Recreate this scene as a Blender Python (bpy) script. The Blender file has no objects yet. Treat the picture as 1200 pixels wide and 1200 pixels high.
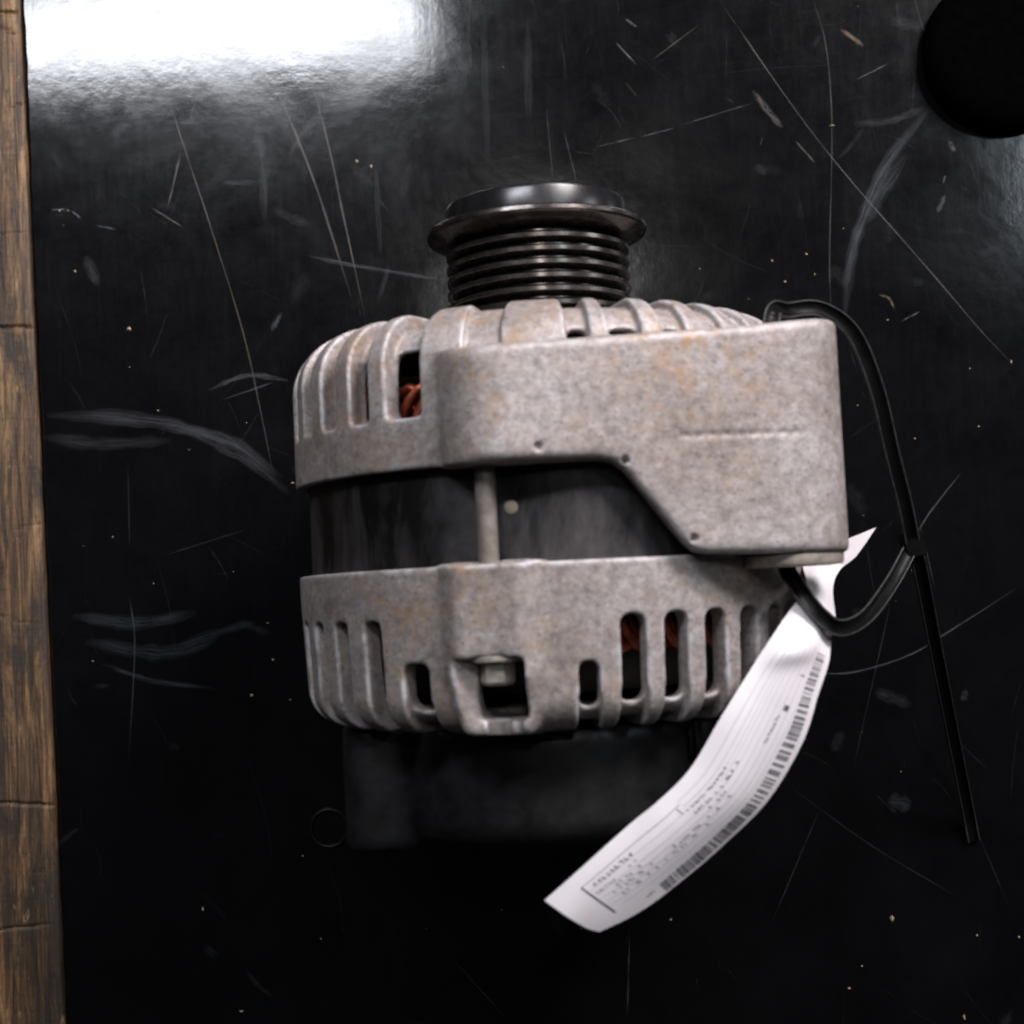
import bpy, bmesh, math, random
import numpy as np
from mathutils import Vector

random.seed(7); rng = np.random.default_rng(7)
SC = bpy.context.scene
COL = SC.collection
MM = 0.001

# ------------------------------------------------------------------ camera
FPX = 1678.0            # focal length in pixels of the 1200 px photograph
ZA = 70.0               # height of the machine's axis above the table (mm)
HC = ZA + 400.0         # camera height above the table (mm)
TILT = math.atan(90 / FPX); ROLL = math.radians(-2.8)
cam_d = bpy.data.cameras.new('camera'); cam = bpy.data.objects.new('camera', cam_d); COL.objects.link(cam)
cam_d.sensor_fit = 'HORIZONTAL'; cam_d.sensor_width = 36.0; cam_d.lens = 36.0 * FPX / 1200
cam_d.clip_start = 0.01; cam_d.clip_end = 50
cam.location = (0, 0, HC * MM); cam.rotation_euler = (TILT, 0, ROLL)
SC.camera = cam
cam_d.dof.use_dof = True; cam_d.dof.focus_distance = 0.425; cam_d.dof.aperture_fstop = 14.0

# ------------------------------------------------------------------ light
world = bpy.data.worlds.new('World'); SC.world = world; world.use_nodes = True
wb = world.node_tree.nodes['Background']; wb.inputs[0].default_value = (0.75, 0.85, 1.0, 1); wb.inputs[1].default_value = 0.014

def area_lamp(name, loc, target, sx, sy, watts, col):
    d = bpy.data.lights.new(name, 'AREA'); d.shape = 'RECTANGLE'; d.size = sx; d.size_y = sy; d.energy = watts; d.color = col
    o = bpy.data.objects.new(name, d); COL.objects.link(o); o.location = loc
    o.rotation_euler = (Vector(target) - Vector(loc)).to_track_quat('-Z', 'Y').to_euler()
    return o
# strip lamp over the far left of the bench (its mirror image shows in the black top) and the key lamp, up on the right
area_lamp('strip_lamp', (-0.208, 0.450, 0.62), (-0.208, 0.44, 0), 0.32, 0.075, 3.4, (0.90, 0.93, 1.0))
area_lamp('key_lamp', (0.48, 0.70, 0.62), (0.03, 0.02, 0.1), 0.30, 0.30, 12.8, (1.0, 0.935, 0.94))
area_lamp('far_lamp', (1.06, 0.74, 1.90), (1.06, 0.74, 0), 0.30, 0.36, 4.2, (0.80, 0.91, 1.0))
area_lamp('pulley_highlight_lamp', (0.065, 0.45, 1.60), (0.065, 0.45, 0), 0.15, 0.07, 1.4, (1.0, 0.97, 0.95))  # added lamp for the broad pulley highlight, its mirror image hidden behind the pulley
area_lamp('side_lamp', (1.35, 0.52, 0.50), (0, 0.09, 0.1), 0.16, 0.35, 2.0, (0.92, 0.96, 1.0))  # added weak side lamp for the narrow highlight on the pulley

SC.cycles.filter_width = 1.9
vs = SC.view_settings; vs.view_transform = 'Standard'; vs.look = 'None'; vs.exposure = 0.0; vs.gamma = 1.0; vs.use_curve_mapping = False

# ------------------------------------------------------------------ pixel helper (direction from pixel, height given)
ct, st, cr, sr = math.cos(TILT), math.sin(TILT), math.cos(ROLL), math.sin(ROLL)
RC = np.array([[cr, -sr, 0], [sr, cr, 0], [0, 0, 1]]) @ np.array([[1, 0, 0], [0, ct, -st], [0, st, ct]])
def at(u, v, z):
    d = RC @ np.array([(u - 600) / FPX, -(v - 600) / FPX, -1.0]); t = (z - HC) / d[2]
    return np.array([d[0] * t, d[1] * t, z])

# ------------------------------------------------------------------ object helpers (all input in mm)
def tag(o, label=None, cat=None, group=None, kind=None):
    for k, v in (('label', label), ('category', cat), ('group', group), ('kind', kind)):
        if v: o[k] = v
    return o
def empty(name, loc):
    o = bpy.data.objects.new(name, None); COL.objects.link(o); o.location = [c * MM for c in loc]; o.empty_display_size = .02
    return o
def mesh_obj(name, verts, faces, mat, parent=None, smooth=True, loc=(0, 0, 0), sharp=None):
    me = bpy.data.meshes.new(name)
    v = np.asarray(verts, dtype=np.float32) * MM
    if isinstance(faces, np.ndarray):
        nf, k = faces.shape
        me.vertices.add(len(v)); me.vertices.foreach_set('co', v.ravel())
        me.loops.add(nf * k); me.polygons.add(nf)
        me.loops.foreach_set('vertex_index', faces.astype(np.int32).ravel())
        me.polygons.foreach_set('loop_start', np.arange(0, nf * k, k, dtype=np.int32))
        me.update(calc_edges=True)
    else:
        me.from_pydata(v.tolist(), [], faces)
    me.validate()
    me.polygons.foreach_set('use_smooth', [smooth] * len(me.polygons))
    if sharp is not None: me.set_sharp_from_angle(angle=math.radians(sharp))
    me.materials.append(mat)
    o = bpy.data.objects.new(name, me); COL.objects.link(o); o.parent = parent
    o.location = [c * MM for c in loc]
    return o
def lathe(profile, n=96, y_axis=True):
    """profile: list of (r, y); axis along Y."""
    vs_, fs = [], []
    m = len(profile)
    for i in range(n):
        a = 2 * math.pi * i / n
        for r, y in profile: vs_.append((r * math.sin(a), y, r * math.cos(a)))
    for i in range(n):
        j = (i + 1) % n
        for k in range(m - 1): fs.append((i * m + k, j * m + k, j * m + k + 1, i * m + k + 1))
    return vs_, fs
def cat_rom(P, n):
    P = np.asarray(P, float); Q = np.vstack([2 * P[0] - P[1], P, 2 * P[-1] - P[-2]])
    out = []
    seg = len(P) - 1
    for x in np.linspace(0, seg - 1e-9, n):
        i = int(x); t = x - i; a, b, c, d = Q[i:i + 4]
        out.append(.5 * (2 * b + (c - a) * t + (2 * a - 5 * b + 4 * c - d) * t * t + (3 * b - a - 3 * c + d) * t ** 3))
    return np.array(out)
def sweep(path, section, up=(0, 0, 1), closed=False):
    """sweep a closed 2D section (side, up) along a 3D path"""
    path = np.asarray(path, float); n = len(path); m = len(section); V, F = [], []
    up = np.asarray(up, float)
    for i in range(n):
        t = path[(i + 1) % n if closed else min(i + 1, n - 1)] - path[i - 1 if closed else max(i - 1, 0)]; t /= np.linalg.norm(t)
        s = np.cross(t, up); s /= np.linalg.norm(s); w = np.cross(s, t)
        for a, b in section: V.append(path[i] + s * a + w * b)
    for i in range(n if closed else n - 1):
        j = (i + 1) % n
        for k in range(m):
            l = (k + 1) % m; F.append((i * m + k, i * m + l, j * m + l, j * m + k))
    if not closed:
        F.append(tuple(range(m))[::-1]); F.append(tuple(range((n - 1) * m, n * m)))
    return V, F
def circ(r, n=10): return [(r * math.cos(2 * math.pi * k / n), r * math.sin(2 * math.pi * k / n)) for k in range(n)]
def join(parts):
    V, F = [], []
    for v, f in parts:
        b = len(V); V += [tuple(p) for p in v]; F += [tuple(i + b for i in q) for q in f]
    return V, F

# ------------------------------------------------------------------ signed distance modelling for the castings
def smax(a, b, k): 
    h = np.clip(.5 + .5 * (a - b) / k, 0, 1); return b + (a - b) * h + k * h * (1 - h)
def smin(a, b, k): return -smax(-a, -b, k)
def surface_nets(f, org, h):
    """closed quad mesh of f = 0 on a regular grid"""
    s = f < 0
    c = np.zeros([n - 1 for n in f.shape], np.uint8)
    for dx in (0, 1):
        for dy in (0, 1):
            for dz in (0, 1): c += s[dx:dx + c.shape[0], dy:dy + c.shape[1], dz:dz + c.shape[2]]
    act = (c > 0) & (c < 8); idx = -np.ones(c.shape, np.int64); I, J, K = np.nonzero(act); idx[act] = np.arange(len(I))
    acc = np.zeros((len(I), 3)); cnt = np.zeros(len(I)); base = np.stack([I, J, K], 1)
    for ax in range(3):
        o1, o2 = [a for a in range(3) if a != ax]
        for p in (0, 1):
            for q in (0, 1):
                off = np.zeros(3, int); off[o1] = p; off[o2] = q
                e = base + off; g = e.copy(); g[:, ax] += 1
                fa = f[e[:, 0], e[:, 1], e[:, 2]]; fb = f[g[:, 0], g[:, 1], g[:, 2]]
                m = (fa < 0) != (fb < 0)
                t = np.where(m, fa / np.where(m, fa - fb, 1), 0)
                pt = np.tile(off.astype(float), (len(I), 1)); pt[:, ax] = t
                acc[m] += pt[m]; cnt[m] += 1
    V = (base + acc / cnt[:, None]) * h + np.asarray(org)
    F = []
    for ax in range(3):
        o1, o2 = (ax + 1) % 3, (ax + 2) % 3
        lo = [slice(None)] * 3; hi = [slice(None)] * 3; lo[ax] = slice(0, -1); hi[ax] = slice(1, None)
        for a in (o1, o2): lo[a] = slice(1, -1); hi[a] = slice(1, -1)
        sa, sb = s[tuple(lo)], s[tuple(hi)]
        E = np.stack(np.nonzero(sa != sb), 1)
        flip = sa[E[:, 0], E[:, 1], E[:, 2]]
        E = E.copy(); E[:, o1] += 1; E[:, o2] += 1
        def cell(p, q):
            g = E.copy(); g[:, o1] -= p; g[:, o2] -= q; return idx[g[:, 0], g[:, 1], g[:, 2]]
        q = np.stack([cell(1, 1), cell(0, 1), cell(0, 0), cell(1, 0)], 1)
        q[~flip] = q[~flip][:, ::-1]; F.append(q)
    return V, np.vstack(F)
def rbox2(a, b, ha, hb, r):
    qa, qb = np.abs(a) - ha + r, np.abs(b) - hb + r
    return np.sqrt(np.maximum(qa, 0) ** 2 + np.maximum(qb, 0) ** 2) + np.minimum(np.maximum(qa, qb), 0) - r
def capsule2(x, z, ax, az, bx, bz, ra, rb):
    t = np.clip(((x - ax) * (bx - ax) + (z - az) * (bz - az)) / ((bx - ax) ** 2 + (bz - az) ** 2), 0, 1)
    return np.hypot(x - ax - t * (bx - ax), z - az - t * (bz - az)) - (ra + t * (rb - ra))
def poly2(x, y, pts):
    d = np.full(np.broadcast(x, y).shape, 1e9, np.float32); s = np.ones(d.shape, np.float32)
    n = len(pts)
    for i in range(n):
        (ax, ay), (bx, by) = pts[i], pts[i - 1]
        ex, ey = bx - ax, by - ay; wx, wy = x - ax, y - ay
        t = np.clip((wx * ex + wy * ey) / (ex * ex + ey * ey), 0, 1)
        d = np.minimum(d, (wx - ex * t) ** 2 + (wy - ey * t) ** 2)
        c1, c2, c3 = y >= ay, y < by, ex * wy > ey * wx
        s = np.where((c1 & c2 & c3) | (~c1 & ~c2 & ~c3), -s, s)
    return s * np.sqrt(d)

VOX = 0.6
def grid(x0, x1, y0, y1, z0, z1, h=VOX):
    X = np.arange(x0, x1, h, dtype=np.float32)[:, None, None]; Y = np.arange(y0, y1, h, dtype=np.float32)[None, :, None]; Z = np.arange(z0, z1, h, dtype=np.float32)[None, None, :]
    return X, Y, Z
def cup(rad, hh, R, H, rho):      # rounded-shoulder solid: r < R, h < H
    qa, qb = rad - (R - rho), hh - (H - rho)
    return np.sqrt(np.maximum(qa, 0) ** 2 + np.maximum(qb, 0) ** 2) + np.minimum(np.maximum(qa, qb), 0) - rho
def slot_cut(d, outer, X, Z, hh, ang, w, h0, h1, gd, hole=True, g0=None):
    a = math.radians(ang); t = X * math.cos(a) - Z * math.sin(a); r = X * math.sin(a) + Z * math.cos(a)
    front = r > 20
    g0 = h0 if g0 is None else g0
    if gd:
        gr = smax(smax(np.abs(t) - w / 2, g0 - hh, 1.5), -(outer + gd), .6)
        d = np.where(front, smax(d, -gr, .7), d)
    if hole:
        ho = rbox2(t, hh - (h0 + h1) / 2, w / 2 - .3, (h1 - h0) / 2, min(w * .38, 2.4)) + 0 * r
        d = np.where(front, smax(d, -ho, .6), d)
    return d

FY0, RY0 = 29.5, 6.0               # mating planes of the two castings against the stator
TBX, TBZ = -16.2, 64.5             # the visible through bolt, from the axis
MBX, MBZ = 56.5, 51.0              # mounting boss, from the axis
def ring_bolts(): return [math.atan2(TBX, TBZ) + k * 2 * math.pi / 3 for k in range(3)]

def front_housing():
    X, Y, Z = grid(-76, 77, -1, 72, -76, 80)
    hh = Y - FY0; rad = np.hypot(X, Z)
    outer = cup(rad, hh, 70.0, 40.0, 15.0)
    inner = cup(rad, hh, 64.0, 34.0, 11.0)
    d = smax(outer, -hh, .8)
    # lip over the stator
    F_ang = [-30.8] + [-31.8 - 10.6 * k for k in range(1, 9)] + [5.4, 15.0, 25.8, 36, 46, 56, 66, 76, 86] + [130, 141, 152, 163, 174, 185, 196]
    bosses = None
    for k, a in enumerate(ring_bolts()):
        bx, bz = 66.5 * math.sin(a), 66.5 * math.cos(a)
        b = np.hypot(X - bx, Z - bz) - 10.5
        b = smax(smax(b, -hh, 1.), hh - 27.0, 1.5)
        bosses = b if bosses is None else np.minimum(bosses, b)
    d = smin(d, bosses, 1.5)
    for a in F_ang:
        w = {-30.8: 10.2, 5.4: 5.6, 15.0: 8.2, 25.8: 6.6}.get(a, 6.6)
        right = 0 < a < 90
        d = slot_cut(d, outer, X, Z, hh, a, w, 12.5, 30.6 if right else 29.0, 2.3 if right else 4.4)
    d = slot_cut(d, outer, X, Z, hh, -13.5, 9.0, 20, 29, 1.6, hole=False, g0=26)
    # bracket arm with the long mounting boss
    pl = [(-27.5, 29.2), (9, 28.9), (12.5, 28.2), (15.2, 26.2), (28.6, 8.6), (31, 6.6), (34, 5.9), (71.5, 4.6), (71.5, 61.6), (45, 59.2), (-27.5, 55.2)]
    plan = poly2(X, Y, [(x, y) for x, y in pl])[:, :, :] + 1.0
    arm = capsule2(X, Z, TBX + 3.4, TBZ, MBX, MBZ, 13.2, 14.0)
    arm = smax(arm, plan - 1.0, 2.6)
    step = smax(np.abs(Y - 33.5) - .35, np.abs(X - 44) - 15, .3) + 0 * Z
    arm = np.maximum(arm, -np.maximum(step, -(arm + .35)))
    for pu_, pv_, pz in ((630, 523, 75), (732, 540, 71), (811, 631, 66)):   # casting pits
        q = at(pu_, pv_, ZA + pz); arm = np.maximum(arm, -np.maximum(np.hypot(X - (q[0] - 11.8), Y - q[1]) - .95, -(arm + 1.1)))
    d = smin(d, arm, 1.6)
    d = smax(d, -smax(inner, -hh - 40, .5), .6)
    d = np.maximum(d, -(np.hypot(X - MBX, Z - MBZ) - 5.4))                       # bolt hole
    d = np.maximum(d, -(np.maximum(rad - 15, 20 - hh)))                           # bearing bore
    for k, a in enumerate(ring_bolts()):
        bx, bz = 66.2 * math.sin(a), 66.2 * math.cos(a)
        d = np.maximum(d, -np.maximum(np.hypot(X - bx, Z - bz) - 2.9, hh - 3.0))
    d = np.maximum(d, -np.maximum(rad - 66.9, hh - 2.6))                          # seat for the stator
    return surface_nets(np.ascontiguousarray(d), (-76, -1, -76), VOX)

def rear_housing():
    X, Y, Z = grid(-78, 78, -37, 8, -78, 80)
    hh = RY0 - Y; rad = np.hypot(X, Z) + np.clip(hh - 6, 0, 99) * .045
    outer = cup(rad, hh, 70.0, 40.0, 9.0)
    inner = cup(rad, hh, 64.3, 35.0, 6.0)
    d = smax(outer, -hh, .8)
    bosses = None
    for k, a in enumerate(ring_bolts()):
        bx, bz = 66.0 * math.sin(a), 66.0 * math.cos(a)
        c, s_ = math.cos(a), math.sin(a); t = X * c - Z * s_; r = X * s_ + Z * c
        b = rbox2(t, r - 62, 12.0, 10.2, 6.0)
        taper = np.clip((hh - 26) / 14, 0, 1) * 3.5
        b = smax(smax(b + taper, -hh, .8), hh - 40.0, 2.5)
        bosses = b if bosses is None else np.minimum(bosses, b)
    d = smin(d, bosses, 2.2)
    tall = [13.2, 22.2, 31.4, 40.6, 49.8, 59, 68.2, 77.4, 86.6]
    left = [-41.6, -52.0, -62.6, -73.2, -83.8, -94.4, -105, -116]
    low = [132 + 10.4 * k for k in range(7)]
    for a in tall: d = slot_cut(d, outer, X, Z, hh, a, 6.7, 13.0, 33.4, 2.8, g0=30)
    for a in left: d = slot_cut(d, outer, X, Z, hh, a, 5.6, 12.5, 33.4, 6.0)
    for a in low: d = slot_cut(d, outer, X, Z, hh, a, 5.6, 13, 33.4, 3.2)
    d = slot_cut(d, outer, X, Z, hh, 4.2, 5.4, 23.4, 34.0, 2.4, g0=31)
    d = slot_cut(d, outer, X, Z, hh, -31.0, 8.0, 22.6, 34.0, 2.6, g0=31.5)
    d = smax(d, -smax(inner, -hh - 40, .5), .6)
    for k, a in enumerate(ring_bolts()):                                          # window with the bolt head
        c, s_ = math.cos(a), math.sin(a); t = X * c - Z * s_; r = X * s_ + Z * c
        bos = smax(np.hypot(t, r - 66.5) - 10.5, np.abs(hh - 10) - 10.8, 1.0) # bolt seat reaches inside
        d = np.minimum(d, np.where(rad < 68, bos, 9))
        w = smax(rbox2(t - 1.6, hh - 29.0, 6.1, 7.4, 1.6), 50 - r, .5)
        d = smax(d, -w, 1.0)
        gr = smax(smax(np.abs(t - .6) - 5.2, 34.5 - hh, 1.5), -(r - 67.2), 1.0)
        d = smax(d, -gr, 1.4)
        sl = smax(np.hypot(t + 3.4, (r - 74.5)) - 7.0, 22 - hh, 1.0)              # hollow beside the head
        d = smax(d, -sl, 1.5)
        d = np.maximum(d, -(np.hypot(t, r - 66.2) - 2.9 + 0 * hh))
    d = np.maximum(d, -np.maximum(rad - 66.9, hh - 2.6))
    d = np.maximum(d, -(np.maximum(rad - 30, 20 - hh)))
    return surface_nets(np.ascontiguousarray(d), (-78, -37, -78), VOX)

def rear_cover():
    X, Y, Z = grid(-66, 60, -71, -29, -56, 56, .9)
    rad = np.hypot(X, Z)
    def cyl(cx, cz, R, y0, y1, rho):
        qa = np.hypot(X - cx, Z - cz) - (R - rho); qb = np.abs(Y - (y0 + y1) / 2) - ((y1 - y0) / 2 - rho)
        return np.sqrt(np.maximum(qa, 0) ** 2 + np.maximum(qb, 0) ** 2) + np.minimum(np.maximum(qa, qb), 0) - rho
    d = cyl(0, 0, 51, -64.0, -31, 7.0)
    lobe = smax(rbox2(X + 47.5, Z - 10, 10.5, 20, 7), np.abs(Y + 49) - 17.2, 4.0)
    d = smin(d, lobe, 3.0)
    d = np.maximum(d, -np.maximum(np.abs(rad - 46.5) - .5, Y + 63.6 - 20 * (np.abs(X) > 999)))
    rib = smax(np.abs(X - 32.5) - 1.0, np.maximum(rad - 53.2, np.abs(Y + 39) - 5), .5)
    d = smin(d, rib, .6)
    return surface_nets(np.ascontiguousarray(d), (-66, -71, -56), .9)

# ------------------------------------------------------------------ materials
def new_mat(name):
    m = bpy.data.materials.new(name); m.use_nodes = True; nt = m.node_tree
    return m, nt, nt.nodes['Principled BSDF'], nt.nodes['Material Output']
def N(nt, typ, **kw):
    n = nt.nodes.new(typ)
    for k, v in kw.items():
        if k.startswith('_'): setattr(n, k[1:], v)
        else: n.inputs[k.replace('__', ' ')].default_value = v
    return n
def L(nt, a, b): nt.links.new(a, b)
def noise(nt, vec, scale, detail=4, rough=.55, dist=0):
    n = N(nt, 'ShaderNodeTexNoise'); n.inputs['Scale'].default_value = scale; n.inputs['Detail'].default_value = detail
    n.inputs['Roughness'].default_value = rough; n.inputs['Distortion'].default_value = dist
    L(nt, vec, n.inputs['Vector']); return n.outputs['Fac']
def ramp(nt, fac, stops):
    r = N(nt, 'ShaderNodeValToRGB'); e = r.color_ramp.elements
    while len(e) < len(stops): e.new(.5)
    for i, (p, c) in enumerate(stops):
        e[i].position = p; e[i].color = (*c, 1) if isinstance(c, tuple) else (c, c, c, 1)
    L(nt, fac, r.inputs[0]); return r.outputs[0]
def mix(nt, fac, a, b):
    m = N(nt, 'ShaderNodeMix', _data_type='RGBA')
    for s, v in ((0, fac), (6, a), (7, b)):
        if hasattr(v, 'links'): L(nt, v, m.inputs[s])
        else: m.inputs[s].default_value = v if s == 0 else (*v, 1)
    return m.outputs[2]
def bump(nt, h, strength, dist, bs, normal=None):
    b = N(nt, 'ShaderNodeBump'); b.inputs['Strength'].default_value = strength; b.inputs['Distance'].default_value = dist
    L(nt, h, b.inputs['Height'])
    if normal is not None: L(nt, normal, b.inputs['Normal'])
    L(nt, b.outputs[0], bs.inputs['Normal']); return b.outputs[0]
def coords(nt): return N(nt, 'ShaderNodeTexCoord').outputs['Object']
def mapping(nt, vec, scale=(1, 1, 1), rot=(0, 0, 0)):
    m = N(nt, 'ShaderNodeMapping'); m.inputs['Scale'].default_value = scale; m.inputs['Rotation'].default_value = rot
    L(nt, vec, m.inputs['Vector']); return m.outputs[0]

def mat_cast():
    m, nt, b, o = new_mat('cast_aluminium'); c = coords(nt)
    base = ramp(nt, noise(nt, c, 430, 6, .75), [(.30, (.22, .195, .188)), (.50, (.385, .350, .340)), (.70, (.55, .510, .505))])
    big = ramp(nt, noise(nt, c, 38, 5, .65), [(.38, (.66, .59, .54)), (.58, (1.02, 1.01, 1.02))])
    mu = N(nt, 'ShaderNodeMix', _data_type='RGBA', _blend_type='MULTIPLY'); mu.inputs[0].default_value = .7
    L(nt, base, mu.inputs[6]); L(nt, big, mu.inputs[7])
    oxide = ramp(nt, noise(nt, c, 150, 7, .75, .3), [(.46, 0.0), (.62, 1.0)])
    where = ramp(nt, noise(nt, c, 24, 3, .6), [(.42, .10), (.66, .85)])
    f1 = N(nt, 'ShaderNodeMath', _operation='MULTIPLY'); L(nt, oxide, f1.inputs[0]); L(nt, where, f1.inputs[1])
    col = mix(nt, f1.outputs[0], mu.outputs[2], (.36, .225, .125))
    grime = ramp(nt, noise(nt, c, 900, 3, .6), [(.58, 0.0), (.70, 1.0)])
    f2 = N(nt, 'ShaderNodeMath', _operation='MULTIPLY'); L(nt, grime, f2.inputs[0]); f2.inputs[1].default_value = .55
    col = mix(nt, f2.outputs[0], col, (.10, .085, .085))
    pale = ramp(nt, noise(nt, c, 330, 6, .8, .2), [(.60, 0.0), (.72, .45)])
    col = mix(nt, pale, col, (.58, .56, .60))
    # bare polished ridges
    geo = N(nt, 'ShaderNodeNewGeometry'); pt = ramp(nt, geo.outputs['Pointiness'], [(.505, 0.0), (.545, 1.0)])
    wn = ramp(nt, noise(nt, c, 160, 4, .7), [(.42, 0.0), (.58, .9)])
    pm = N(nt, 'ShaderNodeMath', _operation='MULTIPLY'); L(nt, pt, pm.inputs[0]); L(nt, wn, pm.inputs[1])
    col = mix(nt, pm.outputs[0], col, (.58, .57, .60))
    L(nt, col, b.inputs['Base Color'])
    b.inputs['Metallic'].default_value = .25; b.inputs['Roughness'].default_value = .56; b.inputs['Specular IOR Level'].default_value = .4
    n1 = bump(nt, noise(nt, c, 420, 5, .65), .35, .0006, b)
    bump(nt, noise(nt, c, 60, 3, .5), .25, .0012, b, n1)
    return m
def mat_stator():
    m, nt, b, o = new_mat('stator_laminations'); c = coords(nt)
    w = N(nt, 'ShaderNodeTexWave', _bands_direction='Y'); w.inputs['Scale'].default_value = 1500 / 2.2; w.inputs['Distortion'].default_value = .4; w.inputs['Detail'].default_value = 1
    L(nt, c, w.inputs['Vector'])
    wear = ramp(nt, noise(nt, mapping(nt, c, (1, .35, 1)), 55, 5, .7, .4), [(.40, 0.0), (.68, .8)])
    col = mix(nt, wear, (.005, .0042, .0042), (.10, .09, .093))
    L(nt, col, b.inputs['Base Color']); b.inputs['Metallic'].default_value = .2; b.inputs['Roughness'].default_value = .5; b.inputs['Specular IOR Level'].default_value = .3
    bump(nt, w.outputs['Fac'], .5, .00012, b)
    return m
def mat_simple(name, col, metal=0, rough=.5, nscale=300, var=.3, bstr=.15, bdist=.0003, spec=.5):
    m, nt, b, o = new_mat(name); c = coords(nt)
    k = noise(nt, c, nscale, 5, .65)
    lo = tuple(x * (1 - var) for x in col); hi = tuple(min(1, x * (1 + var)) for x in col)
    L(nt, ramp(nt, k, [(.3, lo), (.7, hi)]), b.inputs['Base Color'])
    b.inputs['Metallic'].default_value = metal; b.inputs['Specular IOR Level'].default_value = spec
    L(nt, ramp(nt, noise(nt, c, nscale * .6, 4), [(.3, max(0, rough - .08)), (.7, min(1, rough + .08))]), b.inputs['Roughness'])
    bump(nt, k, bstr, bdist, b)
    return m
def mat_table():
    m, nt, b, o = new_mat('black_bench_sheet'); c = coords(nt)
    k = noise(nt, c, 30, 6, .65, .5)
    L(nt, ramp(nt, k, [(.35, (.0022, .0022, .0026)), (.7, (.004, .004, .0046))]), b.inputs['Base Color'])
    L(nt, ramp(nt, noise(nt, c, 22, 7, .72, .8), [(.34, .08), (.66, .15)]), b.inputs['Roughness'])
    b.inputs['IOR'].default_value = 1.45
    # fine hairline scuffs and slight waviness
    h1 = noise(nt, mapping(nt, c, (1, .06, 1), (0, 0, .5)), 900, 3, .6)
    n1 = bump(nt, h1, .02, .0002, b)
    h2 = noise(nt, mapping(nt, c, (.08, 1, 1), (0, 0, -.3)), 700, 3, .6)
    n2 = bump(nt, h2, .015, .0002, b, n1)
    n3 = bump(nt, noise(nt, c, 18, 4, .55), .035, .004, b, n2)
    bump(nt, noise(nt, c, 140, 5, .65), .06, .0006, b, n3)
    b2 = N(nt, 'ShaderNodeBsdfPrincipled'); b2.inputs['Base Color'].default_value = (.006, .0065, .0075, 1); b2.inputs['Roughness'].default_value = .30
    ms = N(nt, 'ShaderNodeMixShader'); k1 = ramp(nt, noise(nt, c, 45, 9, .8, .2), [(.38, .015), (.75, .22)])
    k2 = ramp(nt, noise(nt, mapping(nt, c, (1, .07, 1), (0, 0, .25)), 420, 6, .75, .3), [(.38, .35), (.66, 1.0)])
    k3 = ramp(nt, noise(nt, mapping(nt, c, (.08, 1, 1), (0, 0, .5)), 380, 6, .75, .3), [(.45, .3), (.70, 1.0)])
    ka = N(nt, 'ShaderNodeMath', _operation='MAXIMUM'); L(nt, k2, ka.inputs[0]); L(nt, k3, ka.inputs[1])
    kb = N(nt, 'ShaderNodeMath', _operation='MULTIPLY'); L(nt, k1, kb.inputs[0]); L(nt, ka.outputs[0], kb.inputs[1])
    L(nt, kb.outputs[0], ms.inputs[0])
    L(nt, b.outputs[0], ms.inputs[1]); L(nt, b2.outputs[0], ms.inputs[2]); L(nt, ms.outputs[0], o.inputs[0])
    return m
def mat_scratch():
    m, nt, b, o = new_mat('scuffed_scratch')
    at1 = N(nt, 'ShaderNodeAttribute', _attribute_name='inten'); at2 = N(nt, 'ShaderNodeAttribute', _attribute_name='prof'); at3 = N(nt, 'ShaderNodeAttribute', _attribute_name='tint')
    al = N(nt, 'ShaderNodeAttribute', _attribute_name='along')
    nz = ramp(nt, noise(nt, al.outputs['Vector'], 1.0, 6, .7), [(.38, 0.0), (.72, 1.0)])
    p1 = N(nt, 'ShaderNodeMath', _operation='MULTIPLY'); L(nt, at1.outputs['Fac'], p1.inputs[0]); L(nt, nz, p1.inputs[1])
    p2 = N(nt, 'ShaderNodeMath', _operation='MULTIPLY'); L(nt, p1.outputs[0], p2.inputs[0]); L(nt, at2.outputs['Fac'], p2.inputs[1])
    L(nt, mix(nt, at3.outputs['Fac'], (.20, .22, .26), (.34, .24, .14)), b.inputs['Base Color'])
    b.inputs['Roughness'].default_value = .42; b.inputs['Specular IOR Level'].default_value = .6
    tr = N(nt, 'ShaderNodeBsdfTransparent'); mx = N(nt, 'ShaderNodeMixShader')
    L(nt, p2.outputs[0], mx.inputs[0]); L(nt, tr.outputs[0], mx.inputs[1]); L(nt, b.outputs[0], mx.inputs[2]); L(nt, mx.outputs[0], o.inputs[0])
    return m
def mat_wood():
    m, nt, b, o = new_mat('worn_wood'); c = coords(nt)
    g = noise(nt, mapping(nt, c, (1, .05, 1)), 420, 6, .7, .6)
    col = ramp(nt, g, [(.36, (.016, .009, .005)), (.46, (.10, .052, .023)), (.56, (.24, .13, .056)), (.70, (.44, .28, .135))])
    st = ramp(nt, noise(nt, mapping(nt, c, (1, .30, 1)), 62, 7, .8, .8), [(.40, 0.0), (.60, .93)])
    col = mix(nt, st, col, (.03, .022, .016))
    sp = ramp(nt, noise(nt, mapping(nt, c, (1, .25, 1)), 260, 4, .7), [(.64, 0.0), (.72, .7)])
    col = mix(nt, sp, col, (.42, .26, .11))
    L(nt, col, b.inputs['Base Color']); b.inputs['Roughness'].default_value = .6
    fl = ramp(nt, noise(nt, mapping(nt, c, (1, .12, 1)), 900, 5, .8), [(.56, 0.0), (.64, .85)])
    col2 = mix(nt, fl, col, (.022, .016, .011)); L(nt, col2, b.inputs['Base Color'])
    bump(nt, g, .7, .0007, b)
    return m
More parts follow.
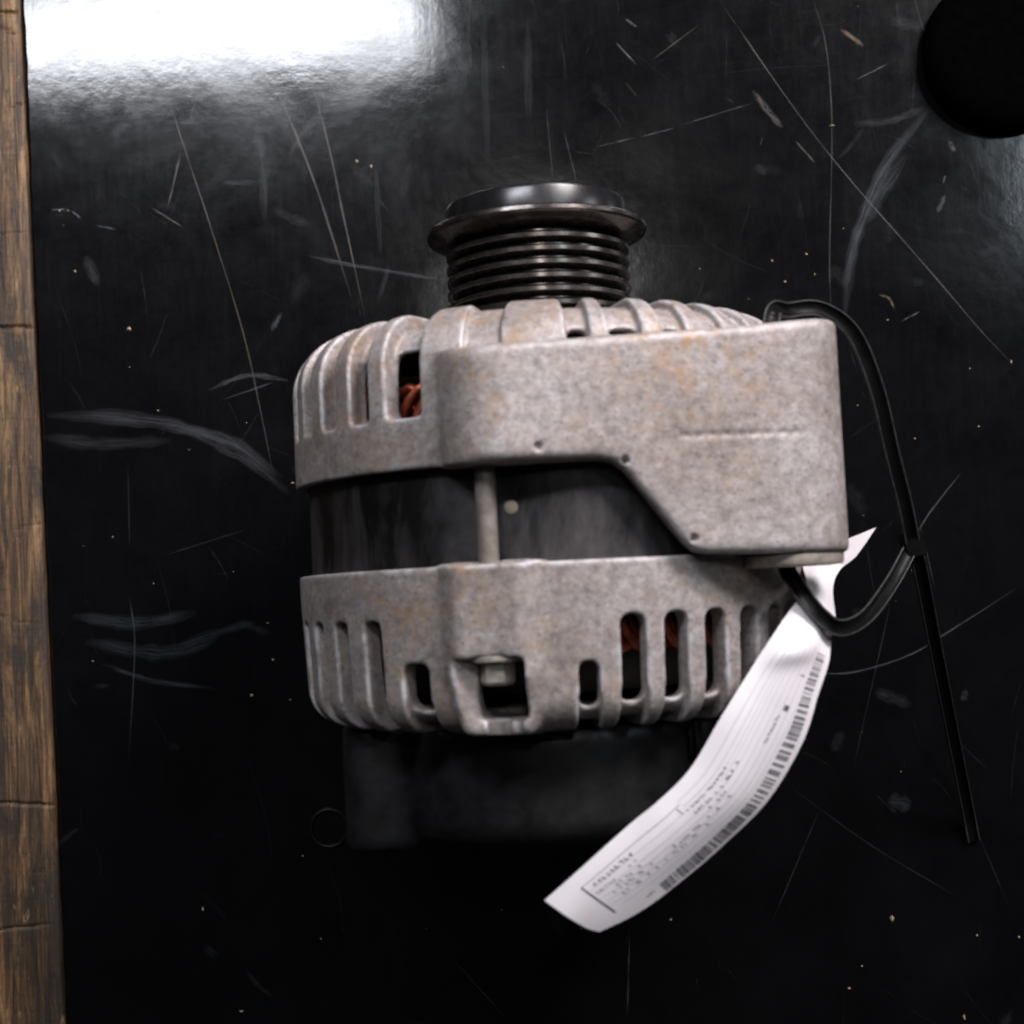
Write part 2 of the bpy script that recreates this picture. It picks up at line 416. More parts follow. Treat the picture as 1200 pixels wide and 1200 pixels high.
def mat_paper():
    m, nt, b, o = new_mat('label_paper'); c = coords(nt)
    L(nt, ramp(nt, noise(nt, c, 40, 5, .6), [(.3, (.72, .68, .71)), (.7, (.82, .785, .81))]), b.inputs['Base Color'])
    b.inputs['Roughness'].default_value = .55
    bump(nt, noise(nt, c, 90, 3, .5), .15, .0006, b)
    return m

M = dict(cast=mat_cast(), stator=mat_stator(), table=mat_table(), scratch=mat_scratch(), wood=mat_wood(), paper=mat_paper(),
         plastic=mat_simple('black_plastic', (.009, .0088, .0094), 0, .42, 160, .6, .3, spec=.5),
         tie=mat_simple('black_nylon', (.003, .003, .003), 0, .42, 400, .3, .05, spec=.16),
         tie_edge=mat_simple('nylon_edge_highlight', (.035, .034, .033), 0, .5, 600, .6, .05),  # paler grey for the highlights painted on the strap rims
         pulley=mat_simple('blackened_steel', (.115, .102, .095), .9, .25, 350, .35, .08, .0001),
         cap=mat_simple('gloss_black_cap', (.010, .010, .011), 0, .27, 150, .3, .03, .0002),
         rod=mat_simple('dull_zinc', (.25, .215, .19), .3, .5, 300, .35, .15),
         spot=mat_simple('tan_paint', (.30, .25, .19), 0, .7),
         bolt=mat_simple('zinc_bolt', (.62, .56, .48), .6, .36, 400, .3, .1),
         copper=mat_simple('copper_winding', (.38, .095, .052), .7, .36, 250, .5, .1),
         rotor=mat_simple('dark_rotor', (.018, .014, .013), .3, .6),
         fan=mat_simple('pale_fan_steel', (.52, .47, .38), .3, .5),
         bush=mat_simple('dusty_steel_sleeve', (.42, .37, .32), .3, .55, 350, .35, .25),
         ink=mat_simple('printed_ink', (.085, .08, .10), 0, .6, 500, .4, .02),
         barink=mat_simple('barcode_ink', (.20, .195, .215), 0, .6, 350, .5, .02),
         faint=mat_simple('faint_print', (.50, .48, .53), 0, .6, 300, .1, .02),
         dark_disc=mat_simple('matte_black_disc', (.0012, .0012, .0012), 0, .8, 300, .3, .1, spec=0.0),
         crumb=mat_simple('metal_crumb', (.40, .30, .19), .1, .6, 900, .6, .1))

# ------------------------------------------------------------------ the bench: black sheet and its wooden edging
EX0, EX1 = at(27, 0, 0), at(79.5, 1200, 0)
ed = (EX1 - EX0) / (EX1[1] - EX0[1])           # edge direction per mm of y
def edge_x(y): return EX0[0] + ed[0] * (y - EX0[1])
ylo, yhi = -420, 480
ys = np.linspace(ylo, yhi, 451); jag = np.interp(ys, np.linspace(ylo, yhi, 140), rng.normal(0, .22, 140))
V, F = [], []
for i, y in enumerate(ys):
    x = edge_x(y) + jag[i]
    V += [(x, y, -6), (x, y, -.5), (x + .5, y, 0), (520, y, 0), (520, y, -6)]
for i in range(len(ys) - 1):
    for k in range(4): a = i * 5 + k; F.append((a, a + 1, a + 6, a + 5))
top = mesh_obj('bench_top', V, F, M['table'], smooth=False)
tag(top, 'black glossy scratched bench top under the alternator', None, None, 'structure')
# wooden strip, with grain relief and cross cracks
nx, dy = 22, .45
ysw = np.arange(ylo, yhi, dy); xs = np.concatenate([[-1.1, -1.05, -1.3], -np.linspace(1.9, 46, nx)])
crack = []
for v, dep, wid, sl, xa, xb in ((14, 1.2, .45, .02, -60, 0), (46, .9, .4, -.5, -60, -3), (118, .8, .35, .55, -6, 0), (384, 1.3, .45, -.05, -60, 0), (272, .3, .25, .03, -60, -2), (612, .5, .3, .25, -9, 0), (738, .45, .3, -.3, -60, -8), (945, 1.0, .4, -.10, -60, 0), (1083, .9, .35, .05, -60, -4), (1010, .5, .3, .6, -8, -1)):
    crack.append((at(40, v, 0)[1], dep, wid, sl, xa, xb))
XX, YY = np.meshgrid(xs, ysw)
fib = np.zeros_like(XX)
for f0, a0 in ((.9, .10), (2.1, .07), (4.3, .04)):
    ph = np.interp(ysw, np.linspace(ylo, yhi, 60), rng.normal(0, 1.6, 60))[:, None]
    fib += a0 * np.sin(XX * f0 + ph)
ZZ = .8 + fib + .10 * rng.normal(0, 1, XX.shape) * .3
for yc, dep, wid, sl, xa, xb in crack:
    ZZ -= ((XX > xa) & (XX < xb)) * dep * np.exp(-((YY - yc - sl * XX + .25 * np.sin(XX * 2.3)) / wid) ** 2)
ZZ[:, 0] = -6; ZZ[:, 1] = -.4; ZZ[:, 2] = .35
XW = XX + np.array([edge_x(y) for y in ysw])[:, None]
wv = np.stack([XW, YY, ZZ], -1).reshape(-1, 3); w_ = XX.shape[1]
ii = (np.arange(len(ysw) - 1)[:, None] * w_ + np.arange(w_ - 1)[None, :]).ravel()
strip = mesh_obj('edge_strip', wv, np.stack([ii, ii + w_, ii + w_ + 1, ii + 1], 1), M['wood'], top)
tag(strip, 'worn brown wooden edging strip with cross cracks')

# scratches and scuffs in the black surface (traced marks and many faint ones), too many to count: one part
def px(*pts): return [at(u, v, 0)[:2] for u, v in pts]
SCR = [  # points, width mm, intensity, tint (0 grey-blue .. 1 tan)
 (px((188, 85), (215, 170), (245, 260), (285, 390), (305, 480), (322, 565)), .7, .55, .7),
 (px((362, 80), (385, 170), (402, 250), (428, 372)), 1.0, .6, .5), (px((325, 108), (350, 165), (375, 232), (412, 350)), 1.3, .6, .5),
 (px((378, 130), (352, 160), (338, 185)), 2.4, .4, .2), (px((300, 140), (308, 200), (310, 262)), 3.0, .3, .2), (px((212, 178), (196, 246)), 1.2, .45, .3), (px((238, 100), (222, 140)), 1.2, .4, .3),
 (px((55, 487), (150, 490), (220, 503), (282, 532), (338, 577)), 4.6, .55, .1), (px((50, 512), (120, 520), (200, 516)), 4.0, .3, .1), (px((190, 500), (270, 515), (330, 560)), 3.0, .45, .1),
 (px((245, 457), (290, 440), (338, 446)), 1.6, .55, .1), (px((262, 468), (320, 448)), 1.0, .4, .1), (px((362, 300), (420, 312), (520, 328)), 1.4, .5, .1),
 (px((85, 722), (160, 730), (230, 718)), 4.0, .35, .0), (px((100, 752), (190, 765), (255, 748)), 4.5, .32, .0), (px((120, 778), (180, 798), (250, 806)), 1.6, .35, .0), (px((210, 755), (300, 728)), 3, .3, 0),
 (px((843, 0), (870, 40), (940, 140), (1000, 215), (1085, 312), (1150, 388), (1186, 426)), .55, .6, .4), (px((953, 0), (968, 55), (975, 150), (972, 300), (974, 366)), .7, .45, .2),
 (px((882, 106), (900, 130), (917, 150)), 2.0, .8, .5), (px((932, 165), (955, 191)), 1.0, .6, .4), (px((985, 34), (1012, 54)), 1.6, .8, .9),
 (px((1088, 128), (1040, 190), (1015, 245), (998, 300), (990, 368)), 3.8, .6, .0), (px((1062, 180), (1030, 230), (1015, 262)), 4.5, .4, .0), (px((1000, 146), (1050, 140), (1085, 125)), 3.0, .3, .1),
 (px((700, 172), (745, 161)), .6, .55, .2), (px((752, 160), (790, 150)), .7, .6, .2), (px((800, 146), (885, 120)), .5, .4, .2), (px((765, 70), (818, 30)), .6, .45, .6), (px((733, 22), (746, 32)), 1.2, .8, .2), (px((722, 50), (746, 76)), .9, .7, .2), (px((1000, 95), (1042, 74)), .7, .5, .2),
 (px((640, 125), (648, 210)), .6, .35, .1), (px((660, 150), (676, 215)), .8, .35, .1), (px((566, 0), (572, 200)), 2.6, .16, .0), (px((618, 20), (620, 150)), 3.0, .18, .0), (px((440, 190), (446, 300)), 2.0, .25, 0), (px((150, 130), (132, 165)), 4, .3, 0),
 (px((930, 784), (990, 789), (1060, 770), (1112, 740), (1190, 690)), 1.0, .5, .0), (px((1072, 630), (1090, 600), (1126, 554)), .8, .7, .3), (px((985, 737), (1020, 725), (1048, 690)), 2.2, .4, .0), (px((1045, 700), (1000, 900)), .5, .3, .1), (px((960, 950), (905, 1080)), .5, .35, .1), (px((930, 925), (1020, 990), (1120, 1050)), .5, .25, .1),
 (px((738, 1090), (735, 1190)), 1.0, .45, .0), (px((520, 1112), (592, 1192)), .6, .35, .1), (px((1112, 165), (1119, 178)), 1.6, .6, .3), (px((1098, 250), (1108, 228)), 1.6, .45, .1), (px((1105, 215), (1108, 205)), .9, .5, .1), (px((1170, 240), (1185, 262)), 3, .35, 0),
 (px((1030, 345), (1042, 350), (1048, 362)), 1.2, .7, .9), (px((1055, 377), (1078, 365)), .9, .5, .3), (px((1025, 810), (1068, 826)), 4, .35, 0), (px((1128, 822), (1132, 808)), 2.2, .4, .2), (px((1040, 938), (1068, 944)), 5, .35, 0), (px((150, 545), (152, 640)), .6, .3, 0), (px((152, 700), (158, 760), (150, 900)), .7, .3, .0), (px((195, 650), (290, 620)), .5, .25, 0),
 (px((1098, 700), (1075, 600)), .4, .3, .1), (px((60, 246), (78, 245)), .9, .9, 0), (px((84, 247), (95, 256)), 1.2, .9, 0), (px((112, 264), (136, 269)), 1.2, .4, 0), (px((175, 242), (214, 266)), .9, .6, .6), (px((260, 215), (298, 213)), 2, .4, 0), (px((62, 133), (78, 132)), 1, .8, 0), (px((100, 300), (115, 335)), 4, .35, .2), (px((318, 388), (330, 366)), 1.6, .5, 0),
]
for k in range(320):
    x, y = rng.uniform(-150, 190), 215 - 365 * rng.random() ** 1.7
    ln = rng.gamma(2.0, 7.0); a = rng.normal(1.75, .5) if rng.random() < .6 else rng.uniform(0, math.pi)
    cv = rng.normal(0, .12); t = np.array([math.cos(a), math.sin(a)]); n_ = np.array([-t[1], t[0]])
    SCR.append(([np.array([x, y]) + t * ln * s + n_ * cv * ln * (s * s) for s in (-.5, 0, .5)], abs(rng.normal(.25, .22)) + .12, rng.uniform(.03, .18), rng.random() ** 2 * .7))
for k in range(70):
    x, y = rng.uniform(-150, 190), 215 - 365 * rng.random() ** 1.7; a = rng.uniform(0, math.pi); ln = rng.uniform(3, 14)
    t = np.array([math.cos(a), math.sin(a)]); n_ = np.array([-t[1], t[0]]); cv = rng.normal(0, .25)
    SCR.append(([np.array([x, y]) + t * ln * s + n_ * cv * ln * (s * s) for s in (-.5, 0, .5)], rng.uniform(1.5, 5), rng.uniform(.06, .2), rng.random() * .3))
SCR = [(p, w * (.62 if w < 1.35 else 1), min(1, i * (1.35 if w < 1.35 else 1)), t) for p, w, i, t in SCR]
V, F, IN, PR, TI, AL = [], [], [], [], [], []
for si, (pts, wd, it, ti) in enumerate(SCR):
    p = cat_rom(pts, max(8, len(pts) * 5)); n = len(p); b0 = len(V); z = .04 + .0006 * (si % 60)
    for i in range(n):
        t = p[min(i + 1, n - 1)] - p[max(i - 1, 0)]; t = t / np.linalg.norm(t); s = np.array([-t[1], t[0]])
        e = min(1, min(i, n - 1 - i) / (n * .18)) ; jit = 1 + rng.normal(0, .12)
        for q, pr in ((-1, 0), (-.45, .75), (0, 1), (.45, .75), (1, 0)):
            c = p[i] + s * q * wd * .6 * jit * (.45 + .55 * e); V.append((c[0], c[1], z)); IN.append(it * (.15 + .85 * e) * (.55 if wd > 1.8 else .8)); AL.append((i / n * 40 * len(pts) / 3 * .12 + si * 7.3, q * wd * 2.2, si * 3.1)); PR.append(pr); TI.append(ti)
    for i in range(n - 1):
        for k in range(4): a = b0 + i * 5 + k; F.append((a, a + 5, a + 6, a + 1))
scr = mesh_obj('scratches', V, F, M['scratch'], top)
for nm, arr in (('inten', IN), ('prof', PR), ('tint', TI)):
    at_ = scr.data.attributes.new(nm, 'FLOAT', 'POINT'); at_.data.foreach_set('value', np.array(arr, np.float32))
at_ = scr.data.attributes.new('along', 'FLOAT_VECTOR', 'POINT'); at_.data.foreach_set('vector', np.array(AL, np.float32).ravel())
scr['kind'] = 'stuff'

# crumbs and dust on the bench
V, F = [], []
spots = [(150, 385, 3), (238, 1065, 4), (283, 1185, 3.5), (376, 1100, 2.5), (295, 815, 4), (320, 773, 3), (314, 730, 2.5), (343, 566, 3.5), (180, 684, 2), (786, 1078, 2.5), (1045, 1077, 6), (1130, 1192, 4), (1194, 1098, 3), (1145, 1096, 2.5), (995, 1158, 3), (1010, 1132, 2), (88, 318, 3.5), (152, 385, 4), (340, 820, 2), (185, 481, 2), (1186, 110, 2.5), (1165, 60, 3), (435, 195, 4), (418, 189, 3.5), (80, 247, 3), (70, 247, 3), (975, 147, 4), (1185, 424, 3.5), (820, 315, 2), (1072, 514, 2), (1147, 500, 2.5), (920, 330, 3), (945, 298, 3), (905, 306, 2.5), (955, 322, 2.5), (1005, 475, 2), (355, 1003, 2), (1040, 375, 2)]
spots += [(rng.uniform(60, 1195), rng.uniform(5, 1195), rng.uniform(.7, 1.7)) for _ in range(45)]
for u, v, s in spots:
    c = at(u, v, 0); r = s / 3.57 / 2; b0 = len(V); a0 = rng.uniform(0, 6.3); el = rng.uniform(.6, 1.6)
    n = 7
    for k in range(n):
        a = a0 + 2 * math.pi * k / n; rr = r * rng.uniform(.7, 1.25); V.append((c[0] + rr * math.cos(a) * el, c[1] + rr * math.sin(a) / el, .005))
    for k in range(n):
        a = a0 + 2 * math.pi * k / n; rr = r * rng.uniform(.4, .75); V.append((c[0] + rr * math.cos(a) * el, c[1] + rr * math.sin(a) / el, r * rng.uniform(.5, 1.0)))
    for k in range(n):
        l = (k + 1) % n; F.append((b0 + k, b0 + l, b0 + n + l, b0 + n + k))
    F.append(tuple(range(b0 + n, b0 + 2 * n)))
tag(mesh_obj('dust_crumbs', V, F, M['crumb'], smooth=False), 'tan crumbs and dust specks scattered over the black bench top', 'crumbs', None, 'stuff')

# ------------------------------------------------------------------ the alternator
AX = 11.8
alt = empty('alternator', (AX, 0, 0))
tag(alt, 'used car alternator with grey cast housing lying on its side on the bench', 'alternator')
UP = (0, 0, ZA)
v_, f_ = front_housing(); fh = mesh_obj('front_housing', v_, f_, M['cast'], alt, loc=UP)
tag(fh, 'pitted grey front casting with ribs and long mounting arm')
v_, f_ = rear_housing(); rh = mesh_obj('rear_housing', v_, f_, M['cast'], alt, loc=UP)
tag(rh, 'grey rear casting with ventilation slots')
v_, f_ = rear_cover(); rc = mesh_obj('rear_cover', v_, f_, M['plastic'], alt, loc=UP)
tag(rc, 'black plastic rear cover')
# mounting sleeve in the boss
bush = lathe([(5.2, 58), (5.2, 2.0), (9.2, 2.0), (12.2, 2.3), (12.6, 2.9), (12.6, 4.9), (5.3, 5.0)], 48)
mesh_obj('mounting_sleeve', bush[0], bush[1], M['bush'], fh, sharp=35, loc=(MBX, 0, MBZ))
# eye on the cover
pth = [(5.2 * math.cos(a), 5.2 * math.sin(a), 0) for a in np.linspace(0, 2 * math.pi, 25)[:-1]]
ring = sweep(pth, [(.7 * c, .7 * s) for c, s in circ(1, 8)], closed=True)
mesh_obj('cable_eye', ring[0], ring[1], M['tie'], rc, loc=(-66.3, -64.5, -6))
# stator core: stacked laminations with shallow axial grooves
prof = [(58, RY0 - 2)] + [(66.6 - (.10 if k % 2 else 0), RY0 - 2 + k * .5) for k in range(0, 56)] + [(58, FY0 + 2)]
sv, sf = lathe(prof, 180)
st = mesh_obj('stator_core', sv, sf, M['stator'], alt, loc=UP, sharp=60)
tag(st, 'black laminated steel stator ring between the castings')
a = math.atan2(-8.6, 66); c_ = at(599, 594, ZA + 66.2)
dv, df = [], []
for k in range(12): dv.append((1.9 * math.cos(k * math.pi / 6), 1.9 * math.sin(k * math.pi / 6), -.4))
for k in range(12): dv.append((1.3 * math.cos(k * math.pi / 6), 1.3 * math.sin(k * math.pi / 6), .35))
df = [(k, (k + 1) % 12, 12 + (k + 1) % 12, 12 + k) for k in range(12)] + [tuple(range(12, 24))]
sp = mesh_obj('weld_spot', dv, df, M['spot'], st, loc=(c_[0] - AX, c_[1], math.sqrt(66.6 ** 2 - (c_[0] - AX) ** 2)))
sp.rotation_euler = (0, math.atan2(c_[0] - AX, 66), 0)
# through bolts
for ang in ring_bolts():
    bx, bz = 66.2 * math.sin(ang), 66.2 * math.cos(ang)
    # the rod is just outside the core
    bx2, bz2 = 69.2 * math.sin(ang), 69.2 * math.cos(ang)
    v1, f1 = sweep([(0, FY0 + 3.2, 0), (0, RY0 - 3, 0)], circ(2.45, 20), up=(0, 0, 1))
    o = mesh_obj('through_bolt', v1, f1, M['rod'], alt, loc=(bx2, 0, ZA + bz2), sharp=40)
    hd = lathe([(0.0, -14.9), (5.9, -15.2), (6.3, -15.5), (6.3, -16.4), (5.8, -16.8), (2, -16.8)], 36)
    o2 = mesh_obj('washer', hd[0], hd[1], M['bolt'], o, sharp=30, loc=(-3.2 * math.sin(ang), 0, -3.2 * math.cos(ang)))
    hx = lathe([(0.0, -16.6), (4.1, -16.6), (4.1, -21.4), (3.5, -22.2), (0, -22.2)], 6)
    o3 = mesh_obj('bolt_head', hx[0], hx[1], M['bolt'], o, smooth=False, loc=(-3.2 * math.sin(ang), 0, -3.2 * math.cos(ang)))
    o3.rotation_euler = (0, .35, 0)
# copper end windings: loops leaving the core on both sides
def windings(y0, sgn, reach):
    parts = []
    for k in range(72):
        for lay, (ra, off) in enumerate(((62.0, 0), (60.0, .5), (57.5, 0.25))):
            a0 = 2 * math.pi * (k + off) / 72; a1 = a0 + .30; pts = []
            for t in np.linspace(0, 1, 9):
                aa = a0 + (a1 - a0) * t; hh_ = reach * math.sin(math.pi * t) ** .6 * (1 - .06 * lay) ; rr = ra - 6.5 * t
                pts.append((rr * math.sin(aa), y0 + sgn * hh_, rr * math.cos(aa)))
            parts.append(sweep(pts, circ(1.15, 6), up=(math.sin(a0 + .15), .02, math.cos(a0 + .15))))
    return join(parts)
for y0, sg in ((FY0 + 1.5, 1), (RY0 - 1.5, -1)):
    wv_, wf_ = windings(y0, sg, 20)
    o = mesh_obj('copper_winding', wv_, wf_, M['copper'], alt, loc=UP); o['kind'] = 'stuff'
rt = lathe([(0, -26), (47, -26), (51, -22), (53, -10), (53, 48), (48, 54), (0, 54)], 72)
mesh_obj('rotor', rt[0], rt[1], M['rotor'], alt, sharp=40, loc=UP)
parts = [lathe([(10, 54.6), (48, 54.6), (48, 55.8), (10, 55.8)], 60)]
for k in range(11):
    a0 = 2 * math.pi * k / 11 - .555
    q = []
    for t in np.linspace(0, 1, 5):
        for rr in (44, 52, 59.5 - 5 * (t - .5) ** 2 * 4 + 3 * (t - .5)): q.append((rr * math.sin(a0 + .30 * t), 55.9, rr * math.cos(a0 + .30 * t)))
    q += [(x, y - 2.4, z) for x, y, z in q]
    fq = [(i * 3 + k, i * 3 + k + 1, i * 3 + k + 4, i * 3 + k + 3) for i in range(4) for k in range(2)]
    fq += [tuple(v + 15 for v in f[::-1]) for f in fq]
    rim = [0, 1, 2, 5, 8, 11, 14, 13, 12, 9, 6, 3]
    fq += [(rim[k], rim[(k + 1) % 12], rim[(k + 1) % 12] + 15, rim[k] + 15) for k in range(12)]
    parts.append((q, fq))
fv, ff = join(parts)
mesh_obj('cooling_fan', fv, ff, M['fan'], alt, smooth=False, loc=UP)

# pulley: grooved drum, flange and glossy end cap
prof = [(8, 70), (23.0, 71.3), (25.4, 72.0)]
for k in range(6):
    y = 75.3 + 3.62 * k - .0
    prof += [(22.4, y - 1.9), (22.4, y - 1.6), (25.7, y - .62), (25.8, y - .5), (25.8, y + .5), (25.7, y + .62)]
prof += [(22.4, 95.2), (22.4, 95.8), (27.0, 96.6), (30.6, 98.2), (31.0, 98.9), (30.9, 99.9), (30.3, 100.4), (24.5, 100.6), (24, 100.7)]
pv, pf = lathe(prof, 160)
pu = mesh_obj('pulley', pv, pf, M['pulley'], alt, sharp=30, loc=UP); tag(pu, 'dark grooved belt pulley')
cv, cf = lathe([(22, 100.2), (25.0, 100.4), (25.5, 100.9), (25.5, 106.2), (25.2, 107.0), (24.2, 107.5), (0, 107.6)], 160)
mesh_obj('end_cap', cv, cf, M['cap'], pu, sharp=40)
sh = lathe([(0, 60), (11, 60), (11, 72), (0, 72)], 40)
mesh_obj('shaft', sh[0], sh[1], M['rotor'], alt, sharp=40, loc=UP)

# ------------------------------------------------------------------ paper tag
Lp = [(938, 700, 122), (905, 745, 129), (876, 790, 132.5), (845, 840, 134.5), (810, 900, 135), (772, 938, 135), (738, 966, 135), (688, 1010, 135.5), (638, 1055, 136)]
Rp = [(978, 736, 120), (972, 775, 124), (959, 815, 127), (940, 870, 128.5), (900, 938, 129), (848, 990, 129), (800, 1032, 129.5), (757, 1064, 130.5), (700, 1095, 132)]
NS, NT = 72, 18
LE = cat_rom([at(*p) for p in Lp], NS); RE = cat_rom([at(*p) for p in Rp], NS)
def tag_pt(s, t):
    x = s * (NS - 1); i = min(int(x), NS - 2); q = x - i
    l = LE[i] * (1 - q) + LE[i + 1] * q; r = RE[i] * (1 - q) + RE[i + 1] * q
    p = l * (1 - t) + r * t
    bow = 3.2 * math.sin(math.pi * t) * (1 - .3 * s) + 2.2 * math.exp(-((s - .13 + .10 * (t - .5)) / .045) ** 2) * math.sin(math.pi * min(1, t * 1.3)) - 1.6 * math.exp(-((s - .05) / .05) ** 2) + .35 * math.sin(9 * s + 4 * t) + .25 * math.sin(23 * s - 7 * t)
    # rounded lower corner
    return p + np.array([0, 0, bow])
def tag_n(s, t, e=.01):
    a = tag_pt(min(s + e, 1), t) - tag_pt(max(s - e, 0), t); b = tag_pt(s, min(t + e, 1)) - tag_pt(s, max(t - e, 0))
    n = np.cross(a, b); n /= np.linalg.norm(n); return n if n[2] > 0 else -n
V, F = [], []
for side in (0, -.22):
    for i in range(NS):
        for j in range(NT):
            s, t = i / (NS - 1), j / (NT - 1)
            p = tag_pt(s, t)
            if s > .93 and t > .8: # soften the corner
                k = (s - .93) / .07 * (t - .8) / .2; p = p * (1 - .12 * k) + tag_pt(.93, .8) * .12 * k
            V.append(p + tag_n(s, t) * side)
b = NS * NT
for i in range(NS - 1):
    for j in range(NT - 1):
        q = i * NT + j; F.append((q, q + NT, q + NT + 1, q + 1)); F.append((b + q, b + q + 1, b + q + NT + 1, b + q + NT))
rim = [i * NT for i in range(NS)] + [(NS - 1) * NT + j for j in range(1, NT)] + [i * NT + NT - 1 for i in range(NS - 2, -1, -1)] + [j for j in range(NT - 2, 0, -1)]
for k in range(len(rim)):
    l = (k + 1) % len(rim); F.append((rim[k], rim[l], b + rim[l], b + rim[k]))
# folded-back end of the strip that passes behind the mounting boss
G = [[(937, 703, 121.5), (957, 718, 121), (977, 734, 120)], [(945, 690, 116), (962, 700, 118.5), (979, 722, 116)], [(944, 676, 107), (960, 680, 110), (976, 690, 107)], [(940, 660, 100), (962, 662, 101), (984, 668, 100)], [(940, 650, 98), (968, 650, 98), (1003, 652, 99.5)], [(945, 640, 97), (985, 634, 97), (1027, 618, 98)]]
g0 = len(V); gv = [[at(*p) for p in row] for row in G]
rows = [cat_rom(r, 9) for r in gv]; gr = np.array([cat_rom([r[j] for r in rows], 26) for j in range(9)]).transpose(1, 0, 2)
for side in (0, -.22):
    for row in gr:
        for p in row: V.append(p + np.array([0, 0, side]))
m_ = 26 * 9
for i in range(25):
    for j in range(8):
        q = g0 + i * 9 + j; F.append((q, q + 9, q + 10, q + 1)); F.append((m_ + q, m_ + q + 1, m_ + q + 10, m_ + q + 9))
rim = [i * 9 for i in range(26)] + [25 * 9 + j for j in range(1, 9)] + [i * 9 + 8 for i in range(24, -1, -1)] + [j for j in range(7, 0, -1)]
for k in range(len(rim)):
    l = (k + 1) % len(rim); F.append((g0 + rim[k], g0 + rim[l], g0 + m_ + rim[l], g0 + m_ + rim[k]))
tg = mesh_obj('paper_tag', V, F, M['paper'], sharp=50)
tag(tg, 'curled white paper tag with barcode, tied to the mounting arm', 'tag')
def mark_quads(rects, off=.10):
    V, F = [], []
    for s0, s1, t0, t1 in rects:
        n = max(1, int((s1 - s0) * (NS - 1) * 1.5)); b0 = len(V)
        nt_ = max(1, int((t1 - t0) * 24))
        for i in range(n + 1):
            for j in range(nt_ + 1):
                s = s0 + (s1 - s0) * i / n; t = t0 + (t1 - t0) * j / nt_; V.append(tag_pt(s, t) + tag_n(s, t) * off)
        for i in range(n):
            for j in range(nt_): q = b0 + i * (nt_ + 1) + j; F.append((q, q + nt_ + 1, q + nt_ + 2, q + 1))
    return V, F
bars = []; s = .115; r2 = random.Random(3)
while s < .80:
    w = r2.choice((.0028, .0028, .0056, .0090)); t0 = .74 + .12 * max(0, (s - .1)) ; t1 = min(.985, t0 + .15)
    bars.append((s, s + w, t0, t1)); s += w + r2.choice((.0032, .0045, .0080))
v_, f_ = mark_quads(bars); o = mesh_obj('barcode', v_, f_, M['barink'], tg); o['kind'] = 'stuff'
def textrow(s0, s1, t, h, dens=.75, cw=.0065):
    out = []; s = s0
    while s < s1:
        if r2.random() < dens:
            w = cw * r2.uniform(.55, .95); k = r2.random()
            if k < .35: out += [(s, s + w * .3, t, t + h), (s, s + w, t, t + h * .28)]
            elif k < .7: out += [(s, s + w, t + h * .7, t + h), (s + w * .65, s + w, t, t + h)]
            else: out += [(s, s + w, t + h * .38, t + h * .65), (s, s + w * .35, t, t + h)]
        s += cw * 1.25
    return out
ink = []
ink += textrow(.795, .908, .255, .050, .97, .0105)
ink += textrow(.865, .915, .38, .028, .8) + textrow(.79, .83, .36, .028, .5)
for t, a0, a1, d_ in ((.45, .80, .905, .5), (.52, .70, .90, .45), (.60, .60, .88, .4), (.30, .46, .605, .85), (.385, .45, .60, .75), (.46, .47, .58, .55), (.54, .52, .70, .6), (.56, .33, .40, .9), (.84, .74, .86, .5)):
    ink += textrow(a0, a1, t, .034, d_, .0075)
ink += [(.615, .6175, .22, .32), (.205, .2075, .62, .70), (.30, .315, .60, .66)]
v_, f_ = mark_quads(ink); o = mesh_obj('printed_text', v_, f_, M['ink'], tg); o['kind'] = 'stuff'
ln = [(.925, .929, .20, .80), (.60, .925, .20, .207)]
v_, f_ = mark_quads(ln, .09); o = mesh_obj('printed_frame', v_, f_, M['ink'], tg); o['kind'] = 'stuff'
fl = [(.10, .92, t, t + .007) for t in (.31, .42, .50, .58, .66)] + [(.08, .60, t, t + .010) for t in (.16, .25)] + [(.12, .5, .36, .366), (.3, .9, .73, .736)]
v_, f_ = mark_quads(fl, .07); o = mesh_obj('ruled_lines', v_, f_, M['faint'], tg); o['kind'] = 'stuff'

# ------------------------------------------------------------------ cable tie
tie = empty('cable_tie', (0, 0, 0))
tag(tie, 'long black plastic cable tie looped through the mounting arm and paper tag', 'cable tie')
SEC = [(-2.3, -.6), (2.3, -.6), (2.6, -.1), (2.62, .35), (2.45, .7), (2.2, .8), (2.0, .6), (1.8, .25), (-1.8, .25), (-2.0, .6), (-2.2, .8), (-2.45, .7), (-2.62, .35), (-2.6, -.1)]
SEC = [(x_ * .80, y_ * .85) for x_, y_ in SEC]
bx, bz = AX + MBX, ZA + MBZ
loop_px = [np.array([bx - 2, 20, bz]), np.array([bx - 2, 45, bz]), np.array([bx - 1, 64, bz - 1]), at(925, 364, 112), at(962, 363, 108), at(1000, 391, 103), at(1027, 455, 98), at(1045, 530, 92), at(1060, 590, 86), at(1070, 640, 80)]
v_, f_ = sweep(cat_rom(loop_px[1:], 80), SEC); mesh_obj('strap', v_, f_, M['tie'], tie, sharp=75)
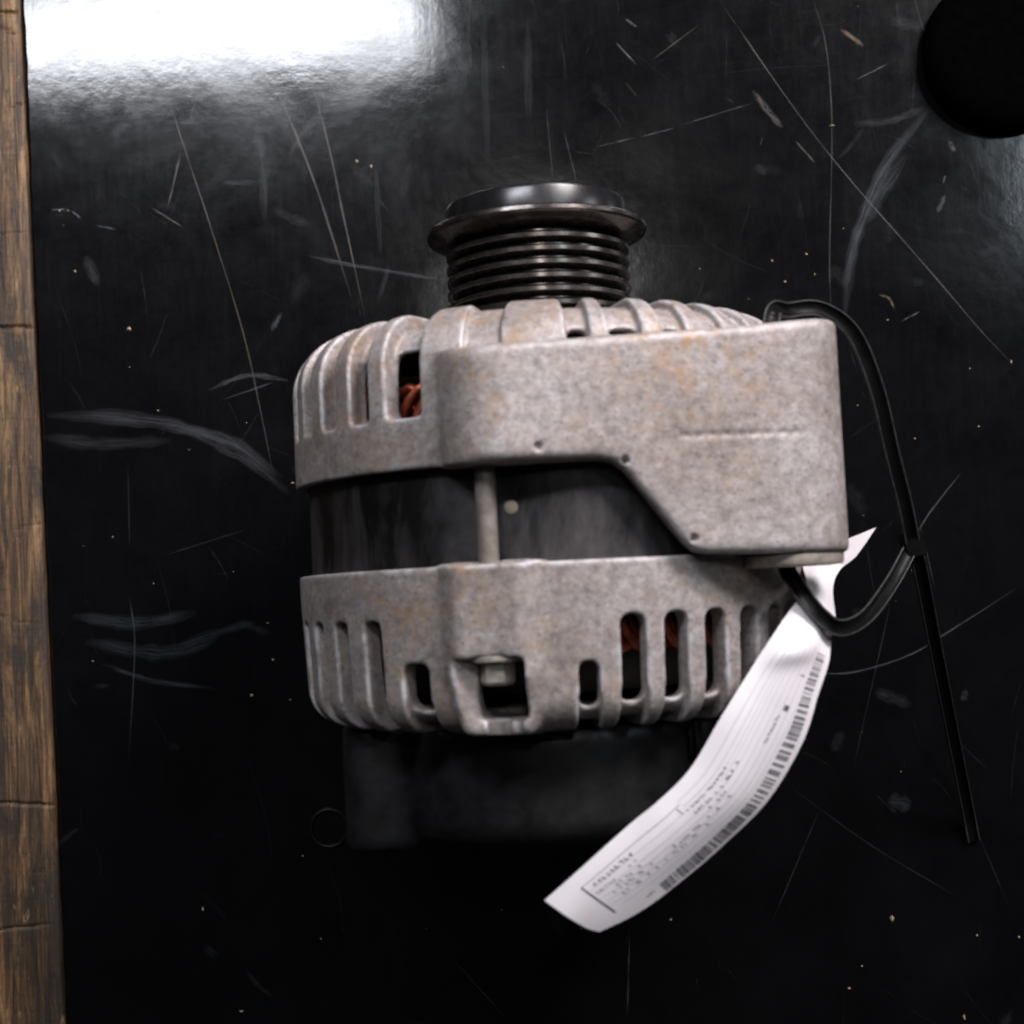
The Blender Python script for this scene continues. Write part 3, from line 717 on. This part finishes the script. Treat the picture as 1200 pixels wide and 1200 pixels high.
low_px = [at(1068, 640, 79), at(1045, 682, 86), at(1015, 722, 100), at(985, 736, 121.6), at(962, 722, 125.2), at(942, 698, 124.5), at(930, 680, 122.5), at(922, 664, 121.0), np.array([bx - 2, 14, bz]), np.array([bx - 2, 40, bz]), np.array([bx - 1, 64.5, bz - 1])]
v_, f_ = sweep(cat_rom(low_px, 90), SEC); mesh_obj('strap', v_, f_, M['tie'], tie, sharp=75)
def edge_highlights(o, n):  # lamp highlights along the strap rims, painted as a lighter material
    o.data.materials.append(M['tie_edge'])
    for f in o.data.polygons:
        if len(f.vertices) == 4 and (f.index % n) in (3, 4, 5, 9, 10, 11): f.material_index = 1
tail_px = [at(1066, 618, 81), at(1078, 668, 72), at(1098, 770, 50), at(1120, 880, 22), at(1134, 950, 5), at(1141, 985, 1.2)]
v_, f_ = sweep(cat_rom(tail_px, 50), SEC); o = mesh_obj('tail', v_, f_, M['tie'], tie, sharp=75); edge_highlights(o, 14)
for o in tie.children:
    if o.name.startswith('strap'): edge_highlights(o, 14)
bm = bmesh.new(); bmesh.ops.create_cube(bm, size=1)
bmesh.ops.scale(bm, vec=(6.0, 7.0, 4.2), verts=bm.verts); bmesh.ops.bevel(bm, geom=list(bm.edges), offset=.5, segments=2, affect='EDGES')
hv = [tuple(v.co) for v in bm.verts]; hf = [tuple(v.index for v in f.verts) for f in bm.faces]; bm.free()
h = at(1070, 638, 79); hd = mesh_obj('locking_head', hv, hf, M['tie'], tie, loc=h, sharp=35); hd.rotation_euler = (.1, 0, .2)

# ------------------------------------------------------------------ black disc added in place of the dark reflection in the bench's far corner
c = at(1172, 66, 0)
kv, kf = lathe([(0, 0), (24, 0), (26.5, .8), (27, 3), (26.2, 6), (23, 8.5), (17, 9.6), (0, 10)], 64)
kv = [(x, -z, y) for x, y, z in kv]
tag(mesh_obj('dark_reflection_disc', kv, kf, M['dark_disc'], loc=(c[0], c[1], .02), sharp=60), 'matte black disc standing in for a dark reflection in the bench top', 'cap')
